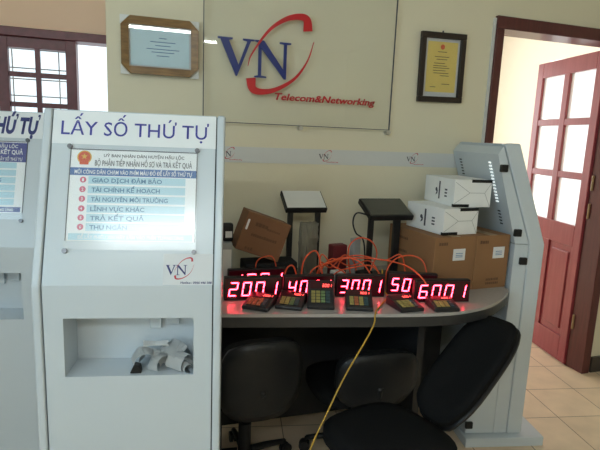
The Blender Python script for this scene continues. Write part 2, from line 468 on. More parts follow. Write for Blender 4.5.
# ------------------------------------------------------------------ fluorescent fittings of the room
def lamp(x, y, z, L, label, strength_mat):
    t = thing('ceiling_light', label, 'lamp', (x, y, z), 0, 'fluorescent tube fittings on the ceiling')
    bm = bmesh.new(); bx(bm, -L / 2 - .05, L / 2 + .05, -.05, .05, .03, .09, .006)
    bx(bm, -L / 2 - .03, -L / 2, -.02, .02, -.02, .03, .004); bx(bm, L / 2, L / 2 + .03, -.02, .02, -.02, .03, .004)
    link('fitting', bm, M['paleplastic'], t)
    bm = bmesh.new(); cyl(bm, (-L / 2, 0, 0), (L / 2, 0, 0), .014, 12); link('tube', bm, strength_mat, t)
    bm = bmesh.new(); bx(bm, -.01, .01, -.01, .01, .09, CZ - z); link('hanger', bm, M['paleplastic'], t)
    return t
lamp(.28, -1.75, 2.42, 1.2, 'white single-tube fluorescent fitting hanging behind the photographer on the right', M['tube'])
lamp(-.92, -1.5, 2.62, 1.2, 'white single-tube fluorescent fitting hanging behind the photographer on the left', M['tubecool'])

# ------------------------------------------------------------------ queue-ticket kiosks
def kiosk(label, x, y, yaw, W=.5, Ht=1.42, sb=.158, front=True, bold_header=False, rear=.25, vents=False, group=None, far_margin=.03, seam=0.):
    t = thing('ticket_kiosk', label, 'kiosk', (x, y, 0), yaw, group)
    h = W / 2; Hb = .95; b = .021
    # side trims following the bent front
    prof = [(-.005, .046), (-.005, Hb), (sb - .005, Ht + .002), (sb + .05, Ht + .002), (sb + .062, Ht - .006), (.066, Hb), (.066, .046)]
    for sgn in (-1, 1):
        bm = bmesh.new()
        x0, x1 = (h - b, h + .002) if sgn > 0 else (-h - .002, -h + b)
        xprism(bm, prof, x0, x1, .006, 3)
        link('side_trim', bm, M['white'], t)
    c = h - b - .0035
    tr = (-.175, .175, .686, .857)          # ticket tray opening
    bm = bmesh.new()
    if front:
        bx(bm, -c, tr[0], .001, .12, .05, Hb - seam); bx(bm, tr[1], c, .001, .12, .05, Hb - seam)
        bx(bm, tr[0], tr[1], .001, .12, .05, tr[2]); bx(bm, tr[0], tr[1], .001, .12, tr[3], Hb - seam)
    else:
        bx(bm, -c, c, .001, .12, .05, Hb - seam)
    bx(bm, -h + .001, h - .001, .121, .131, .05, Hb - seam)
    for s in (-1, 1):
        x0, x1 = sorted((s * (c - .001), s * (h - .001))); bx(bm, x0, x1, .069, .121, .05, Hb - seam)
    lower = link('lower_housing', bm, M['white'], t)
    bm = bmesh.new()
    k = sb
    xprism(bm, [(.001, Hb + seam * .5), (k + .001, Ht), (k + .062, Ht), (.12, Hb + seam * .5)], -c, c)
    xprism(bm, [(.069, Hb + seam * .5), (k + .066, Ht - .012), (k + .088, Ht - .045), (.131, Hb + seam * .5)], -h + .001, h - .001)
    upper = link('upper_housing', bm, M['white'], t)
    bm = bmesh.new(); bx(bm, -c - .003, c + .003, .004, .06, .06, Hb - .01)
    xprism(bm, [(.004, Hb), (k + .003, Ht - .006), (k + .04, Ht - .006), (.05, Hb)], -c - .003, c + .003)
    bm2 = bmesh.new()
    for s in (1,):
        x0, x1 = sorted((s * (c + .0002), s * (h - b - .0002)))
        xprism(bm2, [(.004, .06), (.004, Hb), (k + .004, Ht - .004), (k + .03, Ht - .004), (.03, Hb), (.03, .06)], x0, x1)
    bm.free()
    link('gasket', bm2, M['gap'], t)
    bm = bmesh.new(); bx(bm, -h + .001, h - .001, .1315, rear, .05, .60, .003); link('rear_cabinet', bm, M['white'], t)
    bm = bmesh.new(); bx(bm, -h - .035, h + far_margin, -.10, rear + .01, 0, .045, .004); link('base_plate', bm, M['white'], t)
    # seat of the slanted front
    L = math.hypot(sb, Ht - Hb); sv = Vector((0, sb / L, (Ht - Hb) / L)); nv = Vector((0, -sv.z, sv.y))
    def SL(off): 
        return Matrix(((1, sv.x, nv.x, 0), (0, sv.y, nv.y, off * nv.y + .001), (0, sv.z, nv.z, Hb + off * nv.z), (0, 0, 0, 1)))
    if front:
        hd = bmesh.new(); bx(hd, -.226, .226, .396, L - .003, 0, .0008)
        hp = link('header_sign', hd, M['header'], t, mtx=SL(.0006))
        bm = bmesh.new()
        if bold_header:
            put_text(bm, 'LẤY SỐ THỨ TỰ', -.135, .212, .414, .060, .0012, bold=.045, shear=.18)
        else:
            put_text(bm, 'LẤY SỐ THỨ TỰ', -.203, .205, .423, .042, .0012, bold=.004)
        flat('lettering', bm, M['navy' if bold_header else 'blue'], SL(.0006), hp)
        # information panel: print under an acrylic sheet held by four screws
        u0, u1, v0, v1 = -.172, .173, .122, .380
        pw, ph = u1 - u0, v1 - v0
        def fy(f): return v1 - f * ph
        bm = bmesh.new(); bx(bm, u0, u1, v0, v1, 0, .0008)
        ip = link('info_panel', bm, M['lightprint'], t, mtx=SL(.0006))
        bm = bmesh.new()   # coloured fields
        z = .0011
        rect(bm, u0, u1, fy(.285), fy(.200), z)
        for f in bm.faces: f.material_index = 0
        if bold_header:
            rect(bm, u0, u1, fy(.200), fy(0.01), z)
        rows = (.335, .44, .545, .65, .75, .85)
        for r_ in rows:
            rect(bm, u0 + .05, u1 - .03, fy(r_ + .042), fy(r_ - .042), z); bm.faces.ensure_lookup_table(); bm.faces[-1].material_index = 1
        rect(bm, u0 + .006, u1 - .006, fy(.99), fy(.92), z); bm.faces.ensure_lookup_table(); bm.faces[-1].material_index = 0 if bold_header else 1
        flat('printed_fields', bm, [M['deepblue' if bold_header else 'midblue'], M['paleblue']], SL(.0006), ip)
        bm = bmesh.new()
        zz = .0016
        for i, r_ in enumerate(rows): disc(bm, (u0 + .036, fy(r_), zz), .0085, 20)
        flat('number_discs', bm, M['rose'], SL(.0006), ip)
        bm = bmesh.new()
        nb = .0034
        for i, r_ in enumerate(rows): put_text(bm, str(i + 1), u0 + .0335, u0 + .0385, fy(r_) - .0045, .009, .002, bold=.02)
        put_text(bm, 'MỜI CÔNG DÂN CHẠM VÀO PHÍM MÀU ĐỎ ĐỂ LẤY SỐ THỨ TỰ', u0 + .012, u1 - .012, fy(.268), .0115, .002, bold=.02)
        put_text(bm, 'ĐỂ LẤY PHIẾU XIN HÃY BẤM VÀO PHÍM TƯƠNG ỨNG', u0 + .03, u1 - .03, fy(.978), .010, .002, bold=.03)
        if bold_header:
            put_text(bm, 'UBND HUYỆN HẬU LỘC', u0 + .14, u1 - .03, fy(.085), .012, .002, bold=.02)
            put_text(bm, 'BỘ PHẬN TIẾP NHẬN VÀ TRẢ KẾT QUẢ', u0 + .02, u1 - .012, fy(.175), .016, .002, bold=.03)
        flat('white_lettering', bm, M['header'], SL(.0006), ip)
        bm = bmesh.new()
        if not bold_header:
            put_text(bm, 'UỶ BAN NHÂN DÂN HUYỆN HẬU LỘC', u0 + .088, u1 - .035, fy(.075), .009, .002, bold=.01)
            put_text(bm, 'BỘ PHẬN TIẾP NHẬN HỒ SƠ VÀ TRẢ KẾT QUẢ', u0 + .065, u1 - .013, fy(.175), .0165, .002, bold=.004)
            flat('dark_lettering', bm, M['ink'], SL(.0006), ip)
            bm = bmesh.new()
        for s_, r_, w_ in (('GIAO DỊCH ĐẢM BẢO', rows[0], .19), ('TÀI CHÍNH KẾ HOẠCH', rows[1], .185), ('TÀI NGUYÊN MÔI TRƯỜNG', rows[2], .208), ('LĨNH VỰC KHÁC', rows[3], .145), ('TRẢ KẾT QUẢ', rows[4], .145), ('THU NGÂN', rows[5], .10)):
            put_text(bm, s_, u0 + .06, u0 + .06 + w_, fy(r_ + .026), .0125, .002, bold=.02)
        flat('row_lettering', bm, M['tealink'], SL(.0006), ip)
        if not bold_header:
            bm = bmesh.new(); ec = (u0 + .036, fy(.085))
            disc(bm, (*ec, .0014), .0195, 28)
            disc(bm, (*ec, .0017), .0165, 28); bm.faces.ensure_lookup_table(); bm.faces[-1].material_index = 1
            star(bm, (ec[0], ec[1] + .002), .0095, .0020)
            rect(bm, ec[0] - .012, ec[0] + .012, ec[1] - .021, ec[1] - .013, .0022); bm.faces.ensure_lookup_table(); bm.faces[-1].material_index = 1
            flat('state_emblem', bm, [M['gold'], M['orange_red']], SL(.0006), ip)
        # border edging and sheet
        bm = bmesh.new()
        for a0, a1, b0, b1 in ((u0 - .002, u1 + .002, v1, v1 + .0022), (u0 - .0022, u0, v0, v1), (u1, u1 + .0018, v0, v1)):
            bx(bm, a0, a1, b0, b1, 0, .0022)
        link('edging', bm, M['ink'], ip, mtx=SL(.0006))
        bm = bmesh.new(); bx(bm, u0 - .004, u1 + .004, v0 - .024, v1 + .006, .0034, .0048)
        link('acrylic_cover', bm, M['acryl_dull'], ip, mtx=SL(.0006))
        for su, sv_ in ((u0 - .004, v1 + .008), (u1 + .001, v1 + .008), (u0, v0 - .028), (u1, v0 - .028)):
            bm = bmesh.new(); disc(bm, (su, sv_, 0), .0068, 16, .007); 
            bx(bm, su - .005, su + .005, sv_ - .001, sv_ + .001, .0068, .0078)
            o = link('screw', bm, M['screwsteel'], ip, mtx=SL(.0006))
        if not bold_header:
            bm = bmesh.new(); bx(bm, .090, .2262, .003, .0895, 0, .0007)
            sk = link('logo_sticker', bm, M['sticker'], t, mtx=SL(.0006))
            bm = bmesh.new(); small_logo(bm, .097, .030, .028, 0, 1)
            put_text(bm, 'Hotline : 0966 446 388', .138, .224, .006, .0065, 0, bold=.02, shear=.2)
            flat('logo_print', bm, [M['navy'], M['red']], SL(.0018), sk)
        # inside of the ticket tray
        for xa, xb, za in ((.038, .072, .072), (.085, .125, .060)):
            bm = bmesh.new(); bx(bm, xa, xb, .106, .1195, tr[3] - za, tr[3] - .02, .003)
            link('ticket_slot', bm, M['white'], t)
    if vents:
        # rear face of the leaning upper housing
        a = Vector((0, .131, Hb)); d = Vector((0, k + .088, Ht - .045)) - a; Lr = d.length; d.normalize()
        nr = Vector((0, d.z, -d.y))
        for wpos in (-h + .090, h - .075):
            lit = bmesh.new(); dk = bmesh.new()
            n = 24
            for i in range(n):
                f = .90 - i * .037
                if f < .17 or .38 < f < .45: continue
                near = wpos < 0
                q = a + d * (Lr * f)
                tgt = lit if (near and f > .42) else dk  # near upper slots glow in place of light passing through, rest stay dark
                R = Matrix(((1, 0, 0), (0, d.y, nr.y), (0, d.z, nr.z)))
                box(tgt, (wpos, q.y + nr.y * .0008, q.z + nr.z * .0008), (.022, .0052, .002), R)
            if len(lit.faces): link('glowing_vent_slots', lit, M['slot'], t)
            else: lit.free()
            link('dark_vent_slots', dk, M['darkslot'], t)
        # black latches along the side towards the camera
        for yy, zz in ((.222, 1.275), (.128, 1.00), (.088, .875), (rear - .012, .095)):
            bm = bmesh.new(); bx(bm, -h - .012, -h + .004, yy - .017, yy + .017, zz - .016, zz + .016, .004)
            link('latch', bm, M['black'], t)
    return t
KYAW = -.178
kA = kiosk('white ticket kiosk with thin blue capitals, nearest the camera, logo sticker above its ticket tray', -.033, 1.403, KYAW, group=None)
kB = kiosk('white ticket kiosk with bold slanted navy header, cut by the left edge of the photo', -.576, 1.963, KYAW, bold_header=True)
cang = math.atan2(.98, .197)
kC = kiosk('white kiosk turned sideways in front of the doorway, showing rear vents and black latches', 1.682 + .235 * .197, 1.734 + .235 * .98, cang, W=.47, Ht=1.378, sb=.164, front=False, vents=True, rear=.268, far_margin=.0, seam=.002)

def kworld(x, y, yaw, p):
    return (x + p[0] * math.cos(yaw) - p[1] * math.sin(yaw), y + p[0] * math.sin(yaw) + p[1] * math.cos(yaw), p[2])

# crumpled paper tickets lying in the tray of the nearest kiosk
def curl(label, lx, ly, lz, rad, a0, a1, width, axis, tilt):
    bm = bmesh.new(); n = 18; prev = None
    for i in range(n + 1):
        a = a0 + (a1 - a0) * i / n
        r = rad * (1 + .25 * i / n)
        p = (r * math.cos(a), r * math.sin(a))
        row = [bm.verts.new((p[0], -width / 2, p[1])), bm.verts.new((p[0] + .004 * math.sin(3 * a), width / 2, p[1]))]
        if prev: bm.faces.new((prev[0], prev[1], row[1], row[0]))
        prev = row
    bmesh.ops.solidify(bm, geom=bm.faces[:], thickness=.0008)
    R = Matrix.Rotation(axis, 4, 'Z') @ Matrix.Rotation(tilt, 4, 'X')
    bm.transform(R)
    zmin = min(v.co.z for v in bm.verts)
    bm.transform(Matrix.Translation((0, 0, -zmin)))
    o = link('paper_ticket', bm, M['paper'], None, kworld(-.033, 1.403, KYAW, (lx, ly, lz)), KYAW, smooth=True)
    tag(o, label, 'paper ticket', 'crumpled paper tickets in the kiosk tray')
TZ = .687
curl('curled white ticket at the left end of the heap in the kiosk tray', .030, .050, TZ, .026, .3, 4.0, .050, .3, .1)
curl('narrow curled ticket standing second from the left in the tray', .052, .072, TZ, .030, -.2, 3.2, .034, -.35, .15)
curl('white ticket arched over the middle of the tray heap', .080, .040, TZ, .024, -.3, 3.5, .05, .7, -.2)
curl('crumpled ticket behind the middle of the tray heap', .098, .086, TZ, .032, .2, 3.4, .05, -.2, .25)
curl('wide rolled ticket in front at the right of the tray', .132, .042, TZ, .023, -1.3, 3.9, .055, 1.0, .1)
curl('upright curled ticket at the right rear of the tray', .130, .086, TZ, .024, -.6, 3.0, .045, .4, -.3)
curl('short curled ticket peeking out between the middle arches of the heap', .070, .066, TZ + .012, .019, .1, 3.6, .045, 2.0, .2)
curl('tall looped ticket at the rear left of the heap', .040, .080, TZ, .028, .0, 2.9, .04, .1, -.1)
curl('small tight ticket roll at the front right corner of the tray', .150, .028, TZ, .011, 0, 5.2, .045, .5, 0)
curl('broad ticket draped over the right half of the heap', .112, .066, TZ + .03, .030, .3, 2.8, .06, -.5, .35)
curl('folded ticket leaning on the right side wall of the tray', .148, .060, TZ, .012, -.5, 2.8, .05, 1.4, .4)
bm = bmesh.new()
for i in range(5):
    box(bm, (0, 0, .0), (.07, .03, .0006), Matrix.Rotation(.08 * i - .1, 3, 'Y') @ Matrix.Rotation(.1 * i, 3, 'Z'))
o = link('paper_ticket', bm, M['paper'], None, kworld(-.033, 1.403, KYAW, (.062, .06, TZ + .071)), KYAW)
tag(o, 'flat unrolled ticket lying across the top of the tray heap', 'paper ticket', 'crumpled paper tickets in the kiosk tray')
bm = bmesh.new(); prism(bm, [(-.016, -.012, 0), (.016, -.012, 0), (.012, -.012, .022), (-.004, -.012, .026)], (0, .024, 0), .002)
o = link('binder_clip', bm, M['black'], None, kworld(-.033, 1.403, KYAW, (.012, .024, TZ)), KYAW)
tag(o, 'small black clip beside the paper tickets in the kiosk tray', 'clip')

# ------------------------------------------------------------------ things on the back wall
sg = thing('wall_sign', 'large clear acrylic company sign with blue letters and red swoosh on the back wall', 'sign', (0, WY, 0))
sx0, sx1, sz0, sz1 = .263, 1.143, 1.422, 2.10
bm = bmesh.new(); bx(bm, sx0, sx1, -.030, -.024, sz0, sz1); link('acrylic_panel', bm, M['acryl'], sg)
bm = bmesh.new()
for a0, a1, b0, b1 in ((sx0 - .003, sx0, sz0, sz1), (sx1, sx1 + .003, sz0, sz1), (sx0 - .003, sx1 + .003, sz0 - .003, sz0)):
    bx(bm, a0, a1, -.031, -.023, b0, b1)
link('panel_edge', bm, M['ink'], sg)
for px_, pz_ in ((sx0 + .012, sz0 - .012), (.70, sz0 - .012), (sx1 - .002, sz0 - .014), (sx0 + .012, sz1 - .02), (.70, sz1 - .02), (sx1 - .012, sz1 - .02)):
    bm = bmesh.new(); cyl(bm, (px_, 0, pz_), (px_, -.036, pz_), .010, 16); link('standoff', bm, M['steel'], sg)
D_ = upright(0, -.0305, 0)
def lett(pts, x0, w, z0, h, name):
    bm = bmesh.new(); poly(bm, [(x0 + p * w, z0 + q * h) for p, q in pts], 0, 0, .006)
    link(name, bm, M['logoblue'], sg, mtx=D_)
lett(LV, .319, .157, 1.617, .155, 'letter_v'); lett(LN, .478, .161, 1.617, .155, 'letter_n')
for ctr, g, nm in ((SW_UP, True, 'upper_swoosh'), (SW_LO, False, 'lower_swoosh')):
    bm = bmesh.new()
    L_, R_ = swoosh([(a, 1.617 + .155 * q) for a, q in ctr], .042, g)
    vs = [(p.x, p.y) for p in L_] + [(p.x, p.y) for p in R_[::-1]]
    for i in range(len(L_) - 1):
        f = bm.faces.new([bm.verts.new((q.x, q.y, 0)) for q in (L_[i], L_[i + 1], R_[i + 1], R_[i])])
    bmesh.ops.remove_doubles(bm, verts=bm.verts[:], dist=1e-6)
    r = bmesh.ops.extrude_face_region(bm, geom=bm.faces[:])
    bmesh.ops.translate(bm, vec=(0, 0, .005), verts=[v for v in r['geom'] if isinstance(v, bmesh.types.BMVert)])
    link(nm, bm, M['logored'], sg, mtx=upright(0, -.0365, 0))
bm = bmesh.new(); put_text(bm, 'Telecom&Networking', .573, 1.060, 1.529, .030, 0, bold=.022, shear=.22, depth=.004)
link('lettering', bm, M['logored'], sg, mtx=D_)

# gold framed blue certificate, tipped forward a little
cf = thing('framed_certificate', 'gold wooden frame with pale blue certificate left of the company sign', 'picture frame', (.088, WY, 1.708))
w_, h_, fw_, cc = .305, .222, .030, .036
tip = Matrix.Rotation(math.radians(.6), 4, 'X')
def ring(bm, w, h, c, f, y0, y1):
    def loop(ww, hh, cc_): return [(-ww / 2 + cc_, -hh / 2), (ww / 2 - cc_, -hh / 2), (ww / 2, -hh / 2 + cc_), (ww / 2, hh / 2 - cc_), (ww / 2 - cc_, hh / 2), (-ww / 2 + cc_, hh / 2), (-ww / 2, hh / 2 - cc_), (-ww / 2, -hh / 2 + cc_)]
    o_, i_ = loop(w, h, c), [(-w/2+f, -h/2+f), (w/2-f, -h/2+f), (w/2-f, -h/2+f+.001), (w/2-f, h/2-f-.001), (w/2-f, h/2-f), (-w/2+f, h/2-f), (-w/2+f, h/2-f-.001), (-w/2+f, -h/2+f+.001)]
    n = 8
    V = [[bm.verts.new((x, y, z)) for x, z in lp] for lp, y in ((o_, y1), (o_, y0), (i_, y0 + .005), (i_, y1))]
    for a in range(4):
        A_, B_ = V[a], V[(a + 1) % 4]
        for i in range(n): bm.faces.new((A_[i], A_[(i + 1) % n], B_[(i + 1) % n], B_[i]))
OFF = Matrix.Translation((0, -.012, 0))
bm = bmesh.new(); ring(bm, w_, h_, cc, fw_, -.022, 0); frm = link('frame', bm, M['goldwood'], cf, mtx=OFF @ tip)
for sx_ in (-1, 1):
    for sz_ in (-1, 1):
        bm = bmesh.new()
        a, b_ = sx_ * (w_ / 2 + .003), sz_ * (h_ / 2 + .003)
        prism(bm, [(a, -.006, b_), (a - sx_ * cc * 1.02, -.006, b_), (a, -.006, b_ - sz_ * cc * 1.02)], (0, .005, 0))
        link('corner_protector', bm, M['clearcorner'], cf, mtx=OFF @ tip)
bm = bmesh.new(); bx(bm, -w_ / 2 + fw_ - .003, w_ / 2 - fw_ + .003, -.004, -.002, -h_ / 2 + fw_ - .003, h_ / 2 - fw_ + .003); bk = link('mount', bm, M['mount'], cf, mtx=OFF @ tip)
bm = bmesh.new(); bx(bm, -w_ / 2 + fw_ + .006, w_ / 2 - fw_ - .006, -.0055, -.004, -h_ / 2 + fw_ + .006, h_ / 2 - fw_ - .006); pp = link('certificate', bm, M['certblue'], cf, mtx=OFF @ tip)
bm = bmesh.new()
for zz, ww in ((.035, .03), (.02, .10), (.006, .06), (-.008, .13), (-.02, .09), (-.034, .05)):
    rect(bm, -ww / 2, ww / 2, zz - .0016, zz + .0016)
flat('illegible_lines', bm, M['labelblue'], OFF @ tip @ upright(.01, -.0058, 0), pp)
bm = bmesh.new(); bx(bm, -w_ / 2 + fw_ - .002, w_ / 2 - fw_ + .002, -.012, -.010, -h_ / 2 + fw_ - .002, h_ / 2 - fw_ + .002); link('glass', bm, M['acryl'], cf, mtx=OFF @ tip)

# dark framed yellow certificate
cf = thing('framed_certificate', 'dark narrow frame with yellow certificate between sign and doorway', 'picture frame', (1.412, WY, 1.730))
w_, h_, fw_ = .248, .326, .027
tip = Matrix.Rotation(math.radians(1.2), 4, 'X') @ Matrix.Rotation(math.radians(-1.2), 4, 'Y')
OFF = Matrix.Translation((0, -.008, 0))
bm = bmesh.new()
bx(bm, -w_ / 2, w_ / 2, -.02, 0, h_ / 2 - fw_, h_ / 2, .003); bx(bm, -w_ / 2, w_ / 2, -.02, 0, -h_ / 2, -h_ / 2 + fw_, .003)
bx(bm, -w_ / 2, -w_ / 2 + fw_, -.0195, -.0005, -h_ / 2 + fw_, h_ / 2 - fw_, .003); bx(bm, w_ / 2 - fw_, w_ / 2, -.0195, -.0005, -h_ / 2 + fw_, h_ / 2 - fw_, .003)
link('frame', bm, M['darkframe'], cf, mtx=OFF @ tip)
bm = bmesh.new(); bx(bm, -w_ / 2 + fw_ - .002, w_ / 2 - fw_ + .002, -.004, -.002, -h_ / 2 + fw_ - .002, h_ / 2 - fw_ + .002); link('mount', bm, M['mount'], cf, mtx=OFF @ tip)
bm = bmesh.new(); bx(bm, -w_ / 2 + fw_ + .016, w_ / 2 - fw_ - .012, -.0055, -.004, -h_ / 2 + fw_ + .022, h_ / 2 - fw_ - .014); pp = link('certificate', bm, M['certyellow'], cf, mtx=OFF @ tip)
bm = bmesh.new(); disc(bm, (.0, .098, 0), .012, 20)
flat('red_seal', bm, M['orange_red'], OFF @ tip @ upright(0, -.0058, 0), pp)
bm = bmesh.new()
for zz, ww, xo in ((.075, .05, 0), (.052, .08, 0), (.04, .06, 0), (.022, .06, -.012), (.010, .075, -.008), (.0, .09, 0), (-.012, .07, -.01), (-.024, .085, 0), (-.036, .05, .02), (-.075, .045, .03), (-.09, .03, -.04)):
    rect(bm, xo - ww / 2, xo + ww / 2, zz - .0015, zz + .0015)
flat('illegible_lines', bm, M['print'], OFF @ tip @ upright(0, -.0058, 0), pp)
bm = bmesh.new(); bx(bm, -w_ / 2 + fw_ - .001, w_ / 2 - fw_ + .001, -.012, -.010, -h_ / 2 + fw_ - .001, h_ / 2 - fw_ + .001); link('glass', bm, M['acryl'], cf, mtx=OFF @ tip)
bm = bmesh.new(); cyl(bm, (0, -.004, h_ / 2 - .002), (0, -.004, h_ / 2 + .012), .004, 10); link('hanging_ring', bm, M['ink'], cf)

# printed strip along the wall
bn = thing('banner_strip', 'long pale vinyl strip printed with small company logos across the back wall', 'banner', (0, WY, 0))
bm = bmesh.new(); bx(bm, .05, 1.62, -.0025, 0, 1.247, 1.317); link('vinyl', bm, M['banner'], bn)
for lx in (-.02 + .393, .835, 1.298):
    bm = bmesh.new(); small_logo(bm, lx - .033, 1.272, .024, 0, 1)
    put_text(bm, 'Telecom&Networking', lx + .006, lx + .066, 1.257, .005, 0, bold=.02, shear=.2, mi=1)
    flat('small_logo', bm, [M['ink'], M['red']], upright(0, -.003, 0), bn)

# ------------------------------------------------------------------ the desk
DT = .75
dk = thing('reception_desk', 'grey-topped reception desk with dark rounded edge against the back wall', 'desk', (.9, 1.9, 0))
front = spline([(.264, 1.678, 0), (.432, 1.645, 0), (.643, 1.604, 0), (.823, 1.569, 0), (1.011, 1.538, 0), (1.116, 1.534, 0), (1.204, 1.546, 0), (1.311, 1.580, 0), (1.405, 1.636, 0), (1.505, 1.712, 0), (1.538, 1.765, 0)], 4)
outline = [(p.x, p.y) for p in front] + [(1.546, 1.90), (1.55, 2.215), (.264, 2.235)]
def dl(pts, z): return [(x - .9, y - 1.9, z) for x, y in pts]
bm = bmesh.new(); prism(bm, dl(outline, DT - .012), (0, 0, .012)); link('desktop', bm, M['desk'], dk)
bm = bmesh.new(); prism(bm, dl(outline, DT - .05), (0, 0, .0375)); link('edging', bm, M['deskrim'], dk)
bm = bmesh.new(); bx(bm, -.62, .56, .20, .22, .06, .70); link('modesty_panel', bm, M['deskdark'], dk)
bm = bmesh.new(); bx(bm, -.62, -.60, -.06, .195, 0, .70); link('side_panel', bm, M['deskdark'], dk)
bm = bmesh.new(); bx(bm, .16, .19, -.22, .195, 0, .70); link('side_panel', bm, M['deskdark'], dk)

# ------------------------------------------------------------------ LED number displays
SEG = {'0': 'abcdef', '1': 'bc', '2': 'abged', '3': 'abgcd', '4': 'fgbc', '5': 'afgcd', '6': 'afgedc'}
def seg_digit(bm, ch, x, z, w, h, t, shear=.14):
    def bar(p):
        poly(bm, [(x + q[0] + (q[1]) * shear, z + q[1]) for q in p], 0)
    g = t * .18
    hh = h / 2
    S_ = {'a': [(g + t*.3, h), (w - g - t*.3, h), (w - g - t, h - t), (g + t, h - t)],
          'd': [(g + t, t), (w - g - t, t), (w - g - t*.3, 0), (g + t*.3, 0)],
          'g': [(g + t*.6, hh + t / 2), (w - g - t*.6, hh + t / 2), (w - g - t*.2, hh), (w - g - t*.6, hh - t / 2), (g + t*.6, hh - t / 2), (g + t*.2, hh)],
          'f': [(0, h - g), (t, h - t - g), (t, hh + t*.6), (t*.4, hh + g), (0, hh + g)],
          'b': [(w, h - g), (w, hh + g), (w - t*.4, hh + g), (w - t, hh + t*.6), (w - t, h - t - g)],
          'e': [(0, hh - g), (t*.4, hh - g), (t, hh - t*.6), (t, t + g), (0, g)],
          'c': [(w, hh - g), (w, g), (w - t, t + g), (w - t, hh - t*.6), (w - t*.4, hh - g)]}
    for s in SEG[ch]: bar(S_[s])
def display(num, label, p0, p1, z0=DT, H=.090, D=.030):
    a, b = Vector((*p0, 0)), Vector((*p1, 0)); W = (b - a).length
    yaw = math.atan2(b.y - a.y, b.x - a.x)
    t = thing('number_display', label, 'LED display', (*p0, z0), yaw, 'red LED number displays on the desk')
    bm = bmesh.new(); bx(bm, 0, W, .002, D, .0005, H, .003); link('housing', bm, M['black'], t)
    bm = bmesh.new(); bx(bm, .004, W - .004, -.0005, .003, .005, H - .004); fc = link('display_window', bm, M['face'], t)
    pitch = (W - .02) / 4
    for i, ch in enumerate(num):
        bm = bmesh.new(); seg_digit(bm, ch, .014 + i * pitch, .017, pitch * .66, .055, .0050)
        flat('lit_digit', bm, M['digit'], upright(0, -.0009, 0), fc)
    return t
display('2001', 'LED display reading 2001, front one beside the nearest kiosk', (.297, 1.816), (.517, 1.799))
display('1001', 'mostly hidden LED display reading 1001, behind the 2001 display', (.330, 1.923), (.570, 1.921))
display('4001', 'LED display reading 4001, half hidden by two keypads', (.525, 1.800), (.728, 1.785))
display('3001', 'LED display reading 3001, in the middle of the desk', (.735, 1.784), (.932, 1.748))
display('5001', 'LED display reading 5001, partly behind the rightmost display', (.956, 1.777), (1.146, 1.708), H=.094)
display('6001', 'LED display reading 6001, rightmost and in front of the cartons', (1.018, 1.663), (1.245, 1.627))

# ------------------------------------------------------------------ calling keypads
def keypad(num, label, x, y, yaw, d, hr, w=.100, keys='yyot'):
    t = thing('call_keypad', label, 'keypad', (x, y, DT), yaw, 'black calling keypads along the desk edge')
    hf = .014
    bm = bmesh.new(); xprism(bm, [(0, .0005), (0, hf), (d - .006, hr), (d, hr - .006), (d, .0005)], -w / 2, w / 2, .004)
    body = link('keypad_body', bm, M['keybody'], t)
    L = math.hypot(d - .006, hr - hf); sv = Vector((0, (d - .006) / L, (hr - hf) / L)); nv = Vector((0, -sv.z, sv.y))
    F = Matrix(((1, 0, 0, 0), (0, sv.y, nv.y, 0), (0, sv.z, nv.z, hf), (0, 0, 0, 1)))
    bm = bmesh.new(); bx(bm, -w * .42, w * .42, L * .66, L * .94, 0, .0012); sc = link('display_window', bm, M['face'], t, mtx=F)
    bm = bmesh.new()
    for i, ch in enumerate(num): seg_digit(bm, ch, .004 + i * .0095, L * .72, .0068, L * .12, .0018)
    flat('lit_digits', bm, M['smalldigit'], F @ Matrix.Translation((0, 0, .0016)), sc)
    cm = {'y': 'keyyellow', 'o': 'keyorange', 'g': 'keygreen', 't': 'keyteal'}
    for c in range(4):
        for r_ in range(4):
            bm = bmesh.new()
            x0 = -w * .36 + c * w * .18; y0 = L * .13 + r_ * L * .115
            bx(bm, x0, x0 + w * .15, y0, y0 + L * .094, 0, .003, .0008)
            link('key', bm, M[cm[keys[c]]], t, mtx=F)
    return t
keypad('2001', 'black keypad with orange-red keys, nearest the left kiosk', .385, 1.687, math.radians(-33), .115, .038, keys='ooot')
keypad('4001', 'black keypad with yellow keys, second from the left kiosk', .506, 1.671, math.radians(-28), .115, .040, keys='yygt')
keypad('3001', 'propped-up black keypad in front of the 4001 display', .626, 1.652, math.radians(-17), .095, .088, keys='yygt')
keypad('3001', 'black keypad in front of the 3001 display, above the yellow cable', .761, 1.608, math.radians(-19), .105, .055, keys='yoyt')
keypad('5001', 'black keypad in front of the 5001 display', .954, 1.560, math.radians(3), .115, .036, keys='yyyt')
keypad('6001', 'black keypad in front of the 6001 display, rightmost one', 1.085, 1.536, math.radians(-9), .098, .036, keys='yyyt')

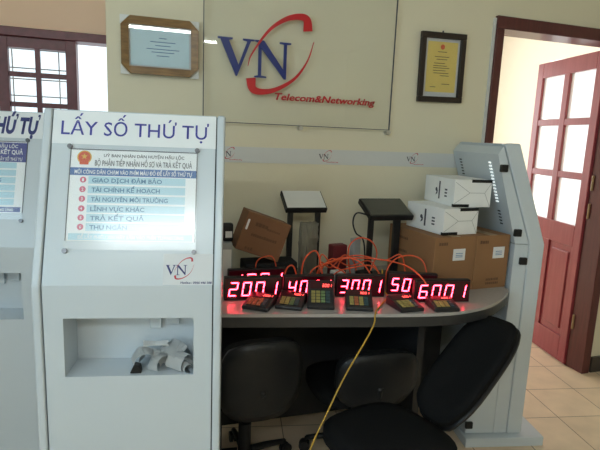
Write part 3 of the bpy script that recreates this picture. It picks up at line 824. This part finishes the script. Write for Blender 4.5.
# ------------------------------------------------------------------ boxes and equipment behind
def carton(name, label, x, y, z, w, d, h, yaw, m, group=None):
    t = thing(name, label, 'box', (x, y, z), yaw, group)
    bm = bmesh.new(); bx(bm, 0, w, 0, d, 0, h, .002); b = link('carton_body', bm, m, t)
    return t, b
def word_marks(bm, x0, z, n, h, gap=.25, mi=0):
    x = x0
    for i in range(n):
        w = h * random.uniform(.55, .9); rect(bm, x, x + w, z, z + h * random.uniform(.85, 1.)); x += w + h * gap
CH = .2365
for i, (x0, w) in enumerate(((1.152, .211), (1.364, .184))):
    t, b = carton('cardboard_box', ('brown carton with white label, left one of the upright pair under the white boxes', 'brown carton with white label, right one of the upright pair beside the sideways kiosk')[i],
                  x0, 1.757 + .0150 * i, DT, w, .35, CH, math.radians(4.4), M['carton'], 'brown cartons at the right end of the desk')
    bm = bmesh.new()
    word_marks(bm, .02, CH - .035, 4, .014, .12)
    for zz, nn in ((.035, 7), (.018, 7)): word_marks(bm, .07, zz, nn, .011)
    flat('print', bm, M['print'], upright(0, -.0006, 0), b)
    bm = bmesh.new(); bx(bm, .095, .157, -.0012, 0, CH - .102, CH - .052); lb_ = link('label', bm, M['label'], b)
    bm = bmesh.new()
    for zz in (.012, .019, .027): rect(bm, .108, .144, CH - .100 + zz, CH - .100 + zz + .003)
    flat('label_print', bm, M['labelblue'], upright(0, -.0016, 0), lb_)
    if i == 0:
        bm = bmesh.new(); word_marks(bm, 0, 0, 9, .012); word_marks(bm, 0, -.06, 9, .012)
        flat('side_print', bm, M['print'], Matrix.Translation((-.0008, .30, CH - .05)) @ Matrix.Rotation(-PI / 2, 4, 'Z') @ UPR, b)
    bm = bmesh.new(); bx(bm, w * .5 - .022, w * .5 + .022, .0, .35, CH, CH + .0008); link('tape', bm, M['tape'], b)

def white_box(label, x, y, z, w, d, h, yaw):
    t = thing('white_box', label, 'box', (x, y, z), yaw, 'white boxes stacked on the brown cartons')
    bm = bmesh.new(); bx(bm, 0, w, 0, d, 0, h, .0015); b = link('carton_body', bm, M['cardwhite'], t)
    bm = bmesh.new()                                  # black corner blocks of the printed pattern on the short end
    bx(bm, w * .45, w + .0006, -.0012, .012, h - .012, h + .0006); link('black_band', bm, M['black'], b)
    bm = bmesh.new(); bx(bm, -.0006, w * .42, -.0012, .012, -.0003, .012); link('black_band', bm, M['black'], b)
    bm = bmesh.new()                                  # fold lines of the end flap
    for p, q in (((.004, h - .012), (w * .42, h * .52)), ((.004, .014), (w * .42, h * .52)), ((w * .42, h * .52), (w * .82, h * .52)), ((w * .82, h * .52), (w - .003, .004)), ((w * .82, h * .52), (w - .003, h - .014))):
        v = Vector((q[0] - p[0], q[1] - p[1])); n = Vector((-v.y, v.x)).normalized() * .0009
        poly(bm, [(p[0] - n.x, p[1] - n.y), (q[0] - n.x, q[1] - n.y), (q[0] + n.x, q[1] + n.y), (p[0] + n.x, p[1] + n.y)])
    flat('fold_lines', bm, M['greyplastic'], upright(0, -.0006, 0), b)
    bm = bmesh.new()                                  # pictogram and lines on the long side
    Fm = Matrix.Translation((-.0008, d, 0)) @ Matrix.Rotation(-PI / 2, 4, 'Z') @ UPR
    rect(bm, d * .50, d * .545, h * .18, h * .85)
    disc(bm, (d * .42, h * .52, 0), .009, 14); poly(bm, [(d * .40, h * .30), (d * .46, h * .36), (d * .47, h * .50), (d * .44, h * .5)])
    for zz in (.30, .42, .54): rect(bm, d * .70, d * .78, h * zz, h * (zz + .06))
    flat('side_print', bm, M['ink'], Fm, b)
    return t
white_box('white carton lying directly on the brown cartons, lower of two', 1.208, 1.795, DT + CH + .001, .183, .26, .113, math.radians(6))
white_box('white carton on top of the stack beside the vented kiosk, upper of two', 1.279, 1.842, DT + CH + .115, .178, .265, .118, math.radians(-4))

# black equipment box with the tilted carton and its neighbours
bm = bmesh.new(); bx(bm, 0, .225, 0, .112, 0, .1015, .006)
t = thing('equipment_box', 'black equipment box under the tilted brown carton', 'equipment', (.405, 1.966, DT))
link('case', bm, M['blackmat'], t)
bm = bmesh.new()
for i in range(4): bx(bm, .02, .205, -.002, .001, .016 + i * .02, .024 + i * .02)
link('front_ribs', bm, M['black'], t)
bm = bmesh.new(); bx(bm, 0, .076, 0, .17, 0, .192, .004)
t = thing('grey_box', 'pale grey box standing on the desk just behind the nearest kiosk', 'box', (.276, 1.962, DT))
link('case', bm, M['greyplastic'], t)
bm = bmesh.new(); bx(bm, .004, .072, -.002, .001, .02, .165, .001); link('front_plate', bm, M['paleplastic'], t)
t = thing('label_gadget', 'small black gadget with a white label, on the grey box by the wall', 'gadget', (.316, 1.985, DT + .1925))
bm = bmesh.new(); bx(bm, 0, .043, 0, .03, 0, .074, .008); link('body', bm, M['black'], t, smooth=False)
bm = bmesh.new(); bx(bm, .010, .037, -.001, .001, .016, .042); link('label', bm, M['label'], t)

t = thing('cardboard_box', 'brown carton tipped to the right on black equipment, below the company sign', 'box', (.540, 1.958, .8555))
t.rotation_euler = (0, math.radians(19.5), 0)
w_, d_, h_ = .190, .115, .162
bm = bmesh.new(); bx(bm, -w_, 0, 0, d_, 0, h_, .002); b = link('carton_body', bm, M['cartondark'], t)
bm = bmesh.new(); prism(bm, [(-w_ + .014 + .0045 * math.cos(a) , -.0008, h_ - .052 + (.018 if math.sin(a) > 0 else -.018) + .0045 * math.sin(a)) for a in [i * PI / 8 for i in range(16)]], (0, .001, 0))
link('hand_hole', bm, M['label'], b)
for a_ in ((-w_ + .045, h_ - .048, 4, .016, .1), (-w_ + .098, h_ - .052, 7, .009), (-w_ + .042, h_ - .092, 12, .012, .12), (-w_ + .035, .012, 3, .012)):
    bm = bmesh.new(); word_marks(bm, *a_)
    flat('print', bm, M['print'], upright(0, -.0008, 0), b)

# tablet stands
def tablet(label, x, y, z, w, L, tilt, mat_face, mat_body, posts, zb, plate):
    t = thing('tablet_stand', label, 'tablet stand', (x, y, DT), 0)
    R = Matrix.Translation((0, 0, z - DT)) @ Matrix.Rotation(tilt, 4, 'X')
    bm = bmesh.new(); bx(bm, 0, w, 0, L, -.026, 0, .004); pn = link('tablet', bm, mat_body, t, mtx=R)
    bm = bmesh.new(); bx(bm, .006, w - .006, .008, L - .004, 0, .0015); link('screen', bm, mat_face, pn, mtx=R)
    for px_ in posts:
        bm = bmesh.new(); bx(bm, px_ - .011, px_ + (.02 if px_ == .145 else .011), .030, .052, .012, z - DT - .012 + .038 * math.tan(tilt) - .016, .003); link('post', bm, M['black'], t)
    bm = bmesh.new(); bx(bm, -.005 + plate[0], plate[1], .029, .14, 0, .013, .004); link('base', bm, M['black'], t)
    return t
tablet('tablet stand with a white slanted top on black posts, beside the tilted carton',   .600, 2.06, 1.064, .190, .125, math.radians(33), M['paleplastic'], M['black'], (.030, .158), 0, (0, .19))
# behind the equipment box: keep its left foot clear
tablet('tablet stand with a dark slanted screen on two black posts, left of the white boxes', .950, 1.955, 1.046, .212, .150, math.radians(24), M['screen'], M['black'], (.022, .145), 0, (0, .165))
# wrapped parcel
bm = bmesh.new(); bx(bm, -.036, .036, -.022, .022, 0, .255)
bmesh.ops.subdivide_edges(bm, edges=bm.edges[:], cuts=7, use_grid_fill=True)
for v in bm.verts:
    v.co += Vector((random.uniform(-1, 1), random.uniform(-1, 1), random.uniform(-.6, .6) if v.co.z > .01 else 0)) * .0035
o = link('wrapped_parcel', bm, M['film'], None, (.700, 2.045, DT + .0005)); tag(o, 'bubble-wrapped parcel standing between the posts under the white tablet', 'parcel')
bm = bmesh.new(); bx(bm, 0, .075, 0, .05, 0, .148, .006)
t = thing('red_box', 'small dark red box standing behind the orange cables', 'box', (.822, 2.05, DT), .15)
link('carton_body', bm, M['redbox'], t); bm = bmesh.new(); bx(bm, .01, .065, -.001, 0, .02, .03); link('stripe', bm, M['print'], t)
def adapter(label, x, y, yaw, m, s):
    t = thing('power_adapter', label, 'adapter', (x, y, DT), yaw, 'power adapters among the cables')
    bm = bmesh.new(); bx(bm, 0, s[0], 0, s[1], 0, s[2], .005); link('body', bm, m, t)
    bm = bmesh.new(); cyl(bm, (s[0] * .3, -.0005, s[2] * .5), (s[0] * .3, -.018, s[2] * .5), .003, 8); cyl(bm, (s[0] * .7, -.0005, s[2] * .5), (s[0] * .7, -.018, s[2] * .5), .003, 8)
    link('plug_pin', bm, M['steel'], t)
adapter('pale grey power adapter among the cables behind the 3001 display', .775, 1.905, .2, M['paleplastic'], (.055, .04, .068))
adapter('tall grey power adapter standing behind the round cable loop', .895, 1.99, .3, M['greyplastic'], (.04, .03, .19))
adapter('black power adapter left of the pale one', .655, 1.90, -.3, M['black'], (.075, .045, .05))
adapter('black power adapter behind the red cable loop', .885, 1.865, .3, M['blackmat'], (.06, .05, .07))

# ------------------------------------------------------------------ cables
def cable(label, pts, m='cable', r=.0032, group='orange-red cables tangled on the desk', name='cable'):
    bm = bmesh.new(); tube(bm, pts, r, 8, 8)
    o = link(name, bm, M[m], None, smooth=True); tag(o, label, 'cable', group)
cable('thin orange-red cable arching over the hidden 1001 display', [(0.455, 1.958, 0.754), (0.449, 1.958, 0.852), (0.481, 1.958, 0.88), (0.524, 1.958, 0.87), (0.549, 1.958, 0.754)], r=.0024)
cable('short orange-red cable looping up at the left end of the 4001 display', [(0.539, 1.86, 0.754), (0.549, 1.86, 0.848), (0.581, 1.86, 0.859), (0.611, 1.86, 0.754)])
cable('orange-red cable arching high behind the 4001 display, in front of the wrapped parcel', [(0.611, 1.86, 0.754), (0.622, 1.87, 0.868), (0.653, 1.88, 0.91), (0.683, 1.88, 0.913), (0.696, 1.86, 0.859), (0.711, 1.84, 0.754)])
cable('orange-red cable rising steeply to the right from behind the 4001 display', [(0.638, 1.875, 0.754), (0.666, 1.88, 0.837), (0.74, 1.885, 0.866), (0.812, 1.89, 0.883), (0.882, 1.85, 0.859), (0.943, 1.82, 0.754)])
cable('orange-red cable running level across the gap and down onto the 6001 display', [(0.697, 1.9, 0.754), (0.70, 1.9, 0.83), (0.772, 1.9, 0.867), (0.839, 1.88, 0.883), (0.935, 1.86, 0.88), (0.992, 1.8, 0.88), (1.022, 1.72, 0.875), (1.048, 1.668, 0.846), (1.058, 1.652, 0.826)])
cable('orange-red cable forming the round loop in front of the dark tablet stand', [(0.869, 1.925, 0.754), (0.844, 1.925, 0.855), (0.845, 1.925, 0.925), (0.889, 1.925, 0.958), (0.946, 1.92, 0.94), (0.973, 1.92, 0.886), (0.951, 1.915, 0.835), (0.925, 1.915, 0.754)])
cable('orange-red cable bowing from left of the 5001 display over to its right end', [(0.975, 1.82, 0.754), (0.974, 1.82, 0.841), (1.022, 1.83, 0.888), (1.097, 1.83, 0.895), (1.13, 1.79, 0.867), (1.14, 1.755, 0.754)])
cable('orange-red cable lying low across the gap behind the 3001 display', [(0.703, 1.855, 0.754), (0.759, 1.855, 0.827), (0.833, 1.85, 0.849), (0.924, 1.845, 0.85), (0.995, 1.845, 0.754)])
cable('orange-red cable falling diagonally right from the parcel to the 3001 display', [(0.715, 1.93, 0.754), (0.72, 1.93, 0.887), (0.764, 1.905, 0.846), (0.808, 1.865, 0.82), (0.825, 1.825, 0.754)])
cable('orange-red cable slung in a shallow bow from the parcel to the red box', [(.735, 1.985, .754), (.74, 1.985, .84), (.79, 1.99, .815), (.85, 1.985, .87), (.90, 1.985, .83), (.915, 1.985, .754)], r=.003)
cable('orange-red cable kinked low between the pale adapter and the 3001 display', [(.70, 1.95, .754), (.72, 1.95, .80), (.78, 1.96, .862), (.86, 1.95, .83), (.93, 1.90, .862), (.97, 1.87, .80), (.985, 1.87, .754)], r=.003)
cable('orange-red cable crossing behind the round loop towards the cartons', [(.80, 1.955, .754), (.82, 1.955, .85), (.90, 1.95, .875), (1.0, 1.90, .862), (1.07, 1.88, .885), (1.10, 1.87, .754)], r=.003)
cable('yellow cable crossing the desk and hanging down over its front edge to the floor', [(0.959, 1.835, 0.842), (0.945, 1.79, 0.772), (.942, 1.74, .7555), (0.877, 1.66, 0.7545), (.822, 1.595, .7545), (.80, 1.56, .751), (.775, 1.53, .71), (0.656, 1.47, 0.575), (0.583, 1.44, 0.46), (0.524, 1.42, 0.353), (.44, 1.38, .16), (.37, 1.34, .03), (.30, 1.25, .004)], m='cableyellow', r=.0029, group=None, name='cable')
cable('black cable curving down from the left edge of the dark tablet stand', [(0.955, 1.985, 1.045), (0.881, 1.95, 1.061), (0.863, 1.945, 1.023), (0.88, 1.945, 0.975), (0.92, 1.945, 0.931), (.935, 1.94, .754)], m='black', r=.0035, group=None)

# ------------------------------------------------------------------ office chairs
def chair(label, x, y, yaw, recline, seat=.40, bh=.30, bw=.24, arms=True, back0=.44, lean=0.):
    t = thing('office_chair', label, 'chair', (x, y, 0), yaw, 'black swivel chairs at the desk')
    for i in range(5):
        a = 2 * PI * i / 5 + .3
        bm = bmesh.new(); tube(bm, [(.03 * math.cos(a), .03 * math.sin(a), .085), (.11 * math.cos(a), .11 * math.sin(a), .078), (.205 * math.cos(a), .205 * math.sin(a), .06)], lambda k: .017 - .006 * k, 8, 4)
        lg = link('base_leg', bm, M['black'], t, smooth=True)
        bm = bmesh.new(); c = Vector((.212 * math.cos(a), .212 * math.sin(a), .024)); d = Vector((-math.sin(a), math.cos(a), 0))
        cyl(bm, c - d * .016, c - d * .004, .024, 16); cyl(bm, c + d * .004, c + d * .016, .024, 16); cyl(bm, c + Vector((0, 0, .0)), c + Vector((-.006 * math.cos(a), -.006 * math.sin(a), .04)), .006, 8)
        link('caster', bm, M['black'], lg)
    bm = bmesh.new(); cyl(bm, (0, 0, .075), (0, 0, .22), .026, 18); cyl(bm, (0, 0, .22), (0, 0, seat - .055), .016, 18); link('gas_column', bm, M['black'], t)
    bm = bmesh.new(); bx(bm, -.07, .07, -.09, .09, seat - .058, seat - .035, .006); link('mechanism', bm, M['blackmat'], t)
    def pad(w, d, th, n=8, curve=0.):
        bm = bmesh.new(); bx(bm, -w / 2, w / 2, -d / 2, d / 2, -th / 2, th / 2)
        bmesh.ops.subdivide_edges(bm, edges=bm.edges[:], cuts=n, use_grid_fill=True)
        for v in bm.verts:
            x_, y_ = v.co.x / (w / 2), v.co.y / (d / 2)
            # superellipse outline
            r_ = max(abs(x_), abs(y_)); 
            if r_ > 1e-6:
                q = (abs(x_) ** 3.2 + abs(y_) ** 3.2) ** (1 / 3.2)
                k = r_ / q; v.co.x *= k; v.co.y *= k
                edge = r_
            else: edge = 0
            v.co.z *= (1 - .55 * max(0, (edge - .72) / .28) ** 2)
            v.co.z += curve * (x_ * x_)
        return bm
    bm = pad(.40, .38, .07); bmesh.ops.translate(bm, verts=bm.verts, vec=(0, .02, seat)); link('seat', bm, M['fabric'], t, smooth=True)
    Rb = Matrix.Translation((0, -.19, back0)) @ Matrix.Rotation(recline, 4, 'X') @ Matrix.Rotation(lean, 4, 'Y') @ Matrix.Translation((0, 0, bh / 2)) @ Matrix.Rotation(PI / 2, 4, 'X')
    bm = pad(bw, bh, .05, 9, -.025); bk = link('backrest', bm, M['fabric'], t, smooth=True, mtx=Rb)
    bm = pad(bw * 1.03, bh * 1.03, .022, 9, -.025); bmesh.ops.translate(bm, verts=bm.verts, vec=(0, 0, .028)); link('back_shell', bm, M['black'], bk, smooth=True, mtx=Rb)
    p = Rb @ Vector((0, -bh * .1, .035))
    bm = bmesh.new(); tube(bm, [(0, -.06, seat - .045), (0, -.19, seat - .04), (0, -.215, seat + .03), p], .013, 8, 5); link('back_support', bm, M['black'], t, smooth=True)
    if arms:
        for s in (-1, 1):
            bm = bmesh.new(); tube(bm, [(s * .13, 0, seat - .045), (s * .215, 0, seat - .03), (s * .225, -.01, seat + .07), (s * .225, -.02, seat + .165)], .012, 8, 5)
            ar = link('armrest', bm, M['black'], t, smooth=True)
            bm = bmesh.new(); bx(bm, s * .225 - .022, s * .225 + .022, -.13, .10, seat + .165, seat + .19, .008); link('arm_pad', bm, M['blackmat'], ar)
    return t
chair('black swivel chair tucked under the desk beside the nearest kiosk, leftmost of three', .395, 1.85, .05, math.radians(8), seat=.39, bh=.31, bw=.30, back0=.36, arms=False)
chair('black swivel chair with a rounded backrest under the middle of the desk', .880, 1.85, -.03, math.radians(6), seat=.33, bh=.23, bw=.33, back0=.345, arms=False)
chair('black swivel chair with its backrest tipped far over, in front of the sideways kiosk', .802, 1.375, math.radians(106), math.radians(50), seat=.38, bh=.48, bw=.225, back0=.39, arms=False)

# ------------------------------------------------------------------ daylight and an added fill lamp
W = bpy.data.worlds.new('overcast'); S.world = W; W.use_nodes = True
bg = W.node_tree.nodes['Background']; bg.inputs['Color'].default_value = (.86, .95, 1.0, 1); bg.inputs['Strength'].default_value = 1.8
def area(name, loc, rot, sx, sy, power, col):
    l = bpy.data.lights.new(name, 'AREA'); l.shape = 'RECTANGLE'; l.size = sx; l.size_y = sy; l.energy = power; l.color = col
    o = bpy.data.objects.new(name, l); COL.objects.link(o); o.location = loc; o.rotation_euler = rot
    return o
area('window_daylight_next_room', (4.36, 3.63, 1.3), (0, math.radians(90), 0), 2.0, 2.06, 46, (1, .97, .92))
area('window_daylight_left', (LX - .08, -.2, 1.6), (0, math.radians(-90), 0), 1.25, 1.8, 28, (.50, .82, 1))
area('added_fill_far', (2.35, 5.66, 1.5), (math.radians(-90), 0, 0), 1.5, 1.5, 48, (1, .98, .95))  # added fill behind the unseen opening, brightens the floor through the doorway

# ------------------------------------------------------------------ camera
f, pitch, roll, yaw, hh = 503.6, .17267, .04115, .31167, 1.37
fw = Vector((math.sin(yaw) * math.cos(pitch), math.cos(yaw) * math.cos(pitch), -math.sin(pitch)))
r0 = Vector((math.cos(yaw), -math.sin(yaw), 0)); u0 = r0.cross(fw)
rr = r0 * math.cos(roll) + u0 * math.sin(roll); uu = -r0 * math.sin(roll) + u0 * math.cos(roll)
cam = bpy.data.cameras.new('camera'); cam.sensor_width = 36; cam.lens = f / 600 * 36; cam.clip_start = .05
co = bpy.data.objects.new('camera', cam); COL.objects.link(co)
co.matrix_world = Matrix(((rr.x, uu.x, -fw.x, 0), (rr.y, uu.y, -fw.y, 0), (rr.z, uu.z, -fw.z, hh), (0, 0, 0, 1)))
S.camera = co
vs = S.view_settings
vs.view_transform = 'Standard'; vs.look = 'None'; vs.gamma = 1; vs.use_curve_mapping = False; vs.exposure = -0.31
